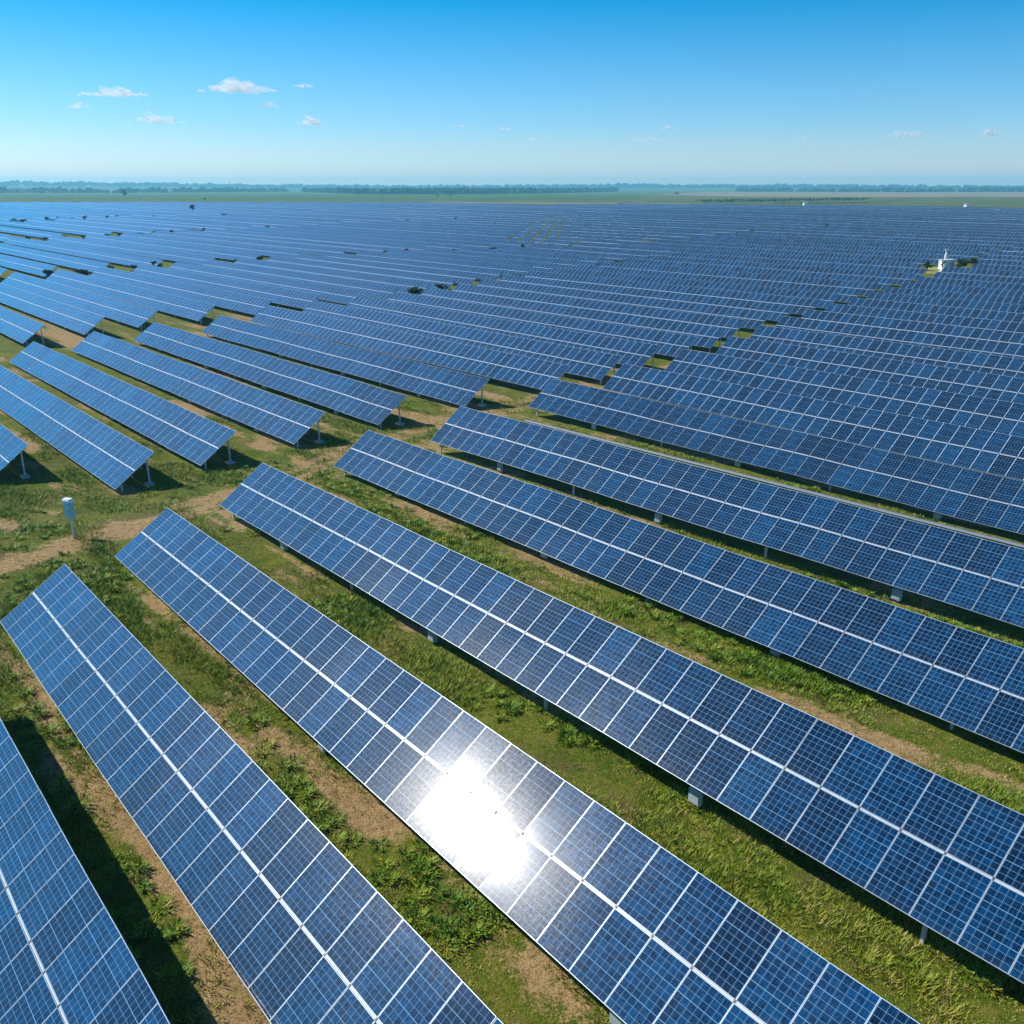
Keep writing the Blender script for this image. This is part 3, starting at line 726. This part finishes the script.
def hedge(pa,pb,dp,hm,label,seed):
    A,Bp=ground_at(*pa),ground_at(*pb); L=np.linalg.norm(Bp-A); r=np.random.default_rng(seed); n=int(L*3.2)
    t=r.random(n); c=A+(Bp-A)*t[:,None]; side=np.array([0,1.,0]); c=c+side*(r.random(n)*dp)[:,None]; top=hm*(.6+.5*fbm(t*L/14,np.zeros(n)+seed,3))
    c[:,2]=r.random(n)**.6*top
    s=r.uniform(.5,1.1,n)[:,None]*hm*.22
    a=r.normal(0,1,(n,3)); a/=np.linalg.norm(a,axis=1)[:,None]; b=np.cross(a,r.normal(0,1,(n,3))); b/=np.linalg.norm(b,axis=1)[:,None]
    V=np.stack([c-a*s-b*s,c+a*s-b*s,c+a*s+b*s,c-a*s+b*s],1).reshape(-1,3)
    o=obj("hedge",mesh("hedge",V-A,[tuple(range(4*i,4*i+4)) for i in range(n)],[M_LEAF])); o.location=tuple(A); return tag(o,label,"hedge")
hedge((706,203.2),(872,200.6),95,4.2,"thick dark hedge strip along the far field edge",61)
hedge((770,204.4),(872,203.6),12,2.2,"thin lower hedge line in front of the thick dark hedge",62)
M_WOOD=leaf_material("woodland_leaves",(.012,.028,.010),(.040,.070,.020))
def woods(name,label,pts,n,hm,sz,seed):
    """a far wood: leafy lumps over a strip of ground between polylines of (bearing deg, near m, far m)"""
    r=np.random.default_rng(seed); pts=np.array(pts,float)
    az=r.uniform(pts[0,0],pts[-1,0],n); dn=np.interp(az,pts[:,0],pts[:,1]); df=np.interp(az,pts[:,0],pts[:,2])
    d=dn+(df-dn)*r.random(n); x=np.sin(np.radians(az))*d; y=np.cos(np.radians(az))*d
    keep=fbm(az*1.7+seed,d*.004,3)>.30; x,y=x[keep],y[keep]; n=len(x)
    z0=far_rise(x,y); H=hm*(.30+1.25*fbm(x*.009+seed,y*.009,3)**1.2)*r.uniform(.65,1.25,n)
    K=10; dirs=r.normal(0,1,(n*K,3)); dirs/=np.linalg.norm(dirs,axis=1)[:,None]
    C=np.repeat(np.stack([x,y,z0+H*.58],-1),K,0)+dirs*np.repeat(np.stack([sz*r.uniform(.7,1.3,n)]*2+[H*.42],-1),K,0)*r.uniform(.4,1,(n*K,1))
    a=r.normal(0,1,(n*K,3)); a/=np.linalg.norm(a,axis=1)[:,None]; b=np.cross(a,r.normal(0,1,(n*K,3))); b/=np.linalg.norm(b,axis=1)[:,None]
    s=np.repeat(r.uniform(.35,.7,n)*sz,K)[:,None]
    V=np.stack([C-a*s-b*s*.7,C+a*s-b*s*.7,C+a*s+b*s*.7,C-a*s+b*s*.7],1).reshape(-1,3); N=len(V)//4
    me=bpy.data.meshes.new(name); me.vertices.add(len(V)); me.vertices.foreach_set("co",V.ravel())
    F=np.arange(N*4); me.loops.add(N*4); me.loops.foreach_set("vertex_index",F); me.polygons.add(N)
    me.polygons.foreach_set("loop_start",np.arange(0,N*4,4)); me.polygons.foreach_set("loop_total",np.full(N,4)); me.update(calc_edges=True)
    return tag(obj(name,me,M_WOOD),label,"woodland",kind="stuff")
woods("treeline","hazy blue belt of trees along the whole horizon",[(-36,7300,8000),(0,7600,8300),(36,7000,7800)],2200,23,17,71)
woods("woodland","flat dark blue wood in front of the horizon",[(-12,4300,4500),(-9,3000,4900),(-4,2900,5000),(0,3100,5200),(3.2,3500,5000),(6,4500,4700)],2400,11,13,72)
woods("copse","bluish copse in front of the lake below the horizon",[(-34,3700,4200),(-27,4000,4200),(-22,3800,4300),(-17,4200,4400),(-13,4600,4700)],330,14,12,73)
woods("grove","blue green grove under the horizon by the pale field",[(13,4900,5000),(18,4500,4800),(22,4300,4800),(26,4700,4900),(32,4600,5400)],420,14,13,74)
FAR=[(124,197.5,8,7,"big round dark tree in the green meadow below the horizon"),(205,202.3,3.5,5,"small upright tree at the back edge of the field"),
     (50,193.6,3.5,4,"first small tree of the scattered row along the meadow top"),(57,193.5,4,4,"second small tree of the scattered row along the meadow top"),(66,193.3,6,4.5,"broad tree third in the scattered row along the meadow top"),
     (80,193.2,6,4.5,"broad tree fourth in the scattered row along the meadow top"),(88,193,5,3.5,"low tree fifth in the scattered row along the meadow top"),(135,193,4,4,"lone bushy tree right of the big round meadow tree"),
     (184,192.4,7,5,"wide tree in the meadow row above the small upright tree"),(438,197,3,2.5,"tiny dark tree at the foot of the flat blue wood"),(451,197,3,3,"second tiny tree at the foot of the flat blue wood"),
     (547,194.2,5,3.5,"dark bushy tree at the end of the flat blue wood"),(572,191.8,5,5,"tall dark tree of the cluster on the horizon mid picture"),(579,191.5,5,4.5,"lower tree of the cluster on the horizon mid picture"),
     (601,191,4,5,"last tree of the cluster on the horizon mid picture"),(677,194.6,5,2.6,"small flat tree at the tip of the pale field")]
for i,(a,b,c_,d_,l) in enumerate(FAR):
    P=ground_at(a,b); m=px_m(a,b); tree("tree",P,d_*m*1.15,c_*m/2,l,"tree",100+i,M_LEAF,.2,260,"trees in the meadows beyond the field")
# white hut and small van at the field's edge
M_HUTROOF=simple("hut_roof",(.35,.33,.30),.8)
def hut(px,py,w,h,label):
    P=ground_at(px,py); r=empty("white_hut",tuple(P),math.radians(20)); tag(r,label,"hut")
    obj("wall",MB().box((-w/2,-w*.35,-.2),(w/2,w*.35,h)).me("wall",[M_WHITE]),None,r)
    v=[(-w/2-.3,-w*.42,h+.005),(w/2+.3,-w*.42,h+.005),(w/2+.3,w*.42,h+.005),(-w/2-.3,w*.42,h+.005),(-w/2-.3,0,h*1.4),(w/2+.3,0,h*1.4)]
    obj("roof",mesh("roof",v,[(0,3,2,1),(0,1,5,4),(2,3,4,5),(1,2,5),(3,0,4)],[M_HUTROOF]),None,r)
    obj("door",MB().box((-.6,-w*.35-.06,0),(.6,-w*.35-.001,2.2)).me("door",[M_BOXG]),None,r)
hut(966.5,209,5,4.2,"white hut in the green meadow just behind the field edge")
hut(998.5,212.2,2.2,2.2,"small white hut at the end of the third line of gaps")
hut(805,205.3,4.5,2.6,"low white hut at the field edge below the dark hedge")

# ------------------------------------------------------------------ clouds
def cloud_material():
    g=G("cloud_white"); d=g.n("ShaderNodeBsdfDiffuse"); g.put(d.inputs[0],(.97,.97,.97)); t=g.n("ShaderNodeBsdfTranslucent"); g.put(t.inputs[0],(.97,.97,.97))
    a=g.n("ShaderNodeMixShader"); a.inputs[0].default_value=.78; g.t.links.new(d.outputs[0],a.inputs[1]); g.t.links.new(t.outputs[0],a.inputs[2])
    tr=g.n("ShaderNodeBsdfTransparent"); m=g.n("ShaderNodeMixShader"); m.inputs[0].default_value=.13
    g.t.links.new(tr.outputs[0],m.inputs[1]); g.t.links.new(a.outputs[0],m.inputs[2]); g.t.links.new(m.outputs[0],g.out.inputs[0]); return g.mat
M_CLOUD=cloud_material()
def ico():
    t=(1+5**.5)/2; v=np.array([(-1,t,0),(1,t,0),(-1,-t,0),(1,-t,0),(0,-1,t),(0,1,t),(0,-1,-t),(0,1,-t),(t,0,-1),(t,0,1),(-t,0,-1),(-t,0,1)],float); v/=np.linalg.norm(v[0])
    f=[(0,11,5),(0,5,1),(0,1,7),(0,7,10),(0,10,11),(1,5,9),(5,11,4),(11,10,2),(10,7,6),(7,1,8),(3,9,4),(3,4,2),(3,2,6),(3,6,8),(3,8,9),(4,9,5),(2,4,11),(6,2,10),(8,6,7),(9,8,1)]
    return v,f
IV,IF=ico()
def cloud(px,py,wp,hp,n,label,seed):
    D=14000.; d=ray(px,py); P=np.array([0,0,CAMZ])+d/np.linalg.norm(d)*D; m=D/FPX/1.0; r=np.random.default_rng(seed); V=[]; F=[]
    for k in range(n):
        x=np.clip(r.normal(0,.55),-1,1); env=(1-abs(x)**1.6)
        zz=r.random()**1.3*env*(.55+.6*math.sin(x*5+seed)**2); yy=r.normal(0,.25)*env
        s=r.uniform(.13,.32)*hp*m*(.5+.7*env)
        c=np.array([x*wp/2*m,yy*wp/2*m,zz*hp*m*.8]); b=len(V)
        V+=list(IV*s*np.array([1.7,1.5,.8])+c); F+=[tuple(b+q for q in t) for t in IF]
    o=obj("cloud",mesh("cloud",V,F,[M_CLOUD],None,True)); o.location=tuple(P); return tag(o,label,"cloud","small fair weather clouds low in the sky")
CL=[(238,91,66,11,70,"largest flat white cloud, high on the left of the sky"),(112,95,58,9,60,"second largest flat white cloud, left of the largest one"),(79,108,20,5,24,"small faint cloud under the second largest cloud"),
    (155,122,52,8,40,"faint wide cloud low below the two large ones"),(303,87,18,5,22,"little white cloud just right of the largest cloud"),(270,107,22,5,22,"little faint cloud below the largest cloud"),
    (310,124,30,7,30,"faint hump of cloud low right of the largest cloud"),(908,137,44,6,50,"bright flat cloud alone low on the right of the sky"),(990,135,12,6,18,"small upright cloud near the right edge of the sky"),
    (668,129,18,4,18,"small faint cloud right of the middle of the sky"),(505,130,14,4,14,"tiny faint cloud in the middle of the sky"),(534,141,34,4,20,"thin wisp of cloud low in the middle of the sky"),
    (648,141,44,5,24,"pale long wisp of cloud below the small faint one"),(460,127,18,3,12,"tiny wisp of cloud left of the middle"),(800,141,40,4,20,"thin wisp of cloud left of the bright flat one")]
for i,(a,b,c_,d_,n_,l) in enumerate(CL): cloud(a,b,c_,d_,int(n_*1.3),l,200+i)

# ------------------------------------------------------------------ haze
def haze():
    g=G("haze_air"); v=g.n("ShaderNodeVolumePrincipled"); v.inputs['Color'].default_value=(.28,.78,1.,1); v.inputs['Density'].default_value=HAZE_D; v.inputs['Anisotropy'].default_value=.2
    g.t.links.new(v.outputs[0],g.out.inputs['Volume'])
    a=9300.
    o=obj("haze",MB().box((-a,-300,-6),(a,a,96)).me("haze",[g.mat])); tag(o,kind="stuff")
HAZE_D=1.4e-4
haze()
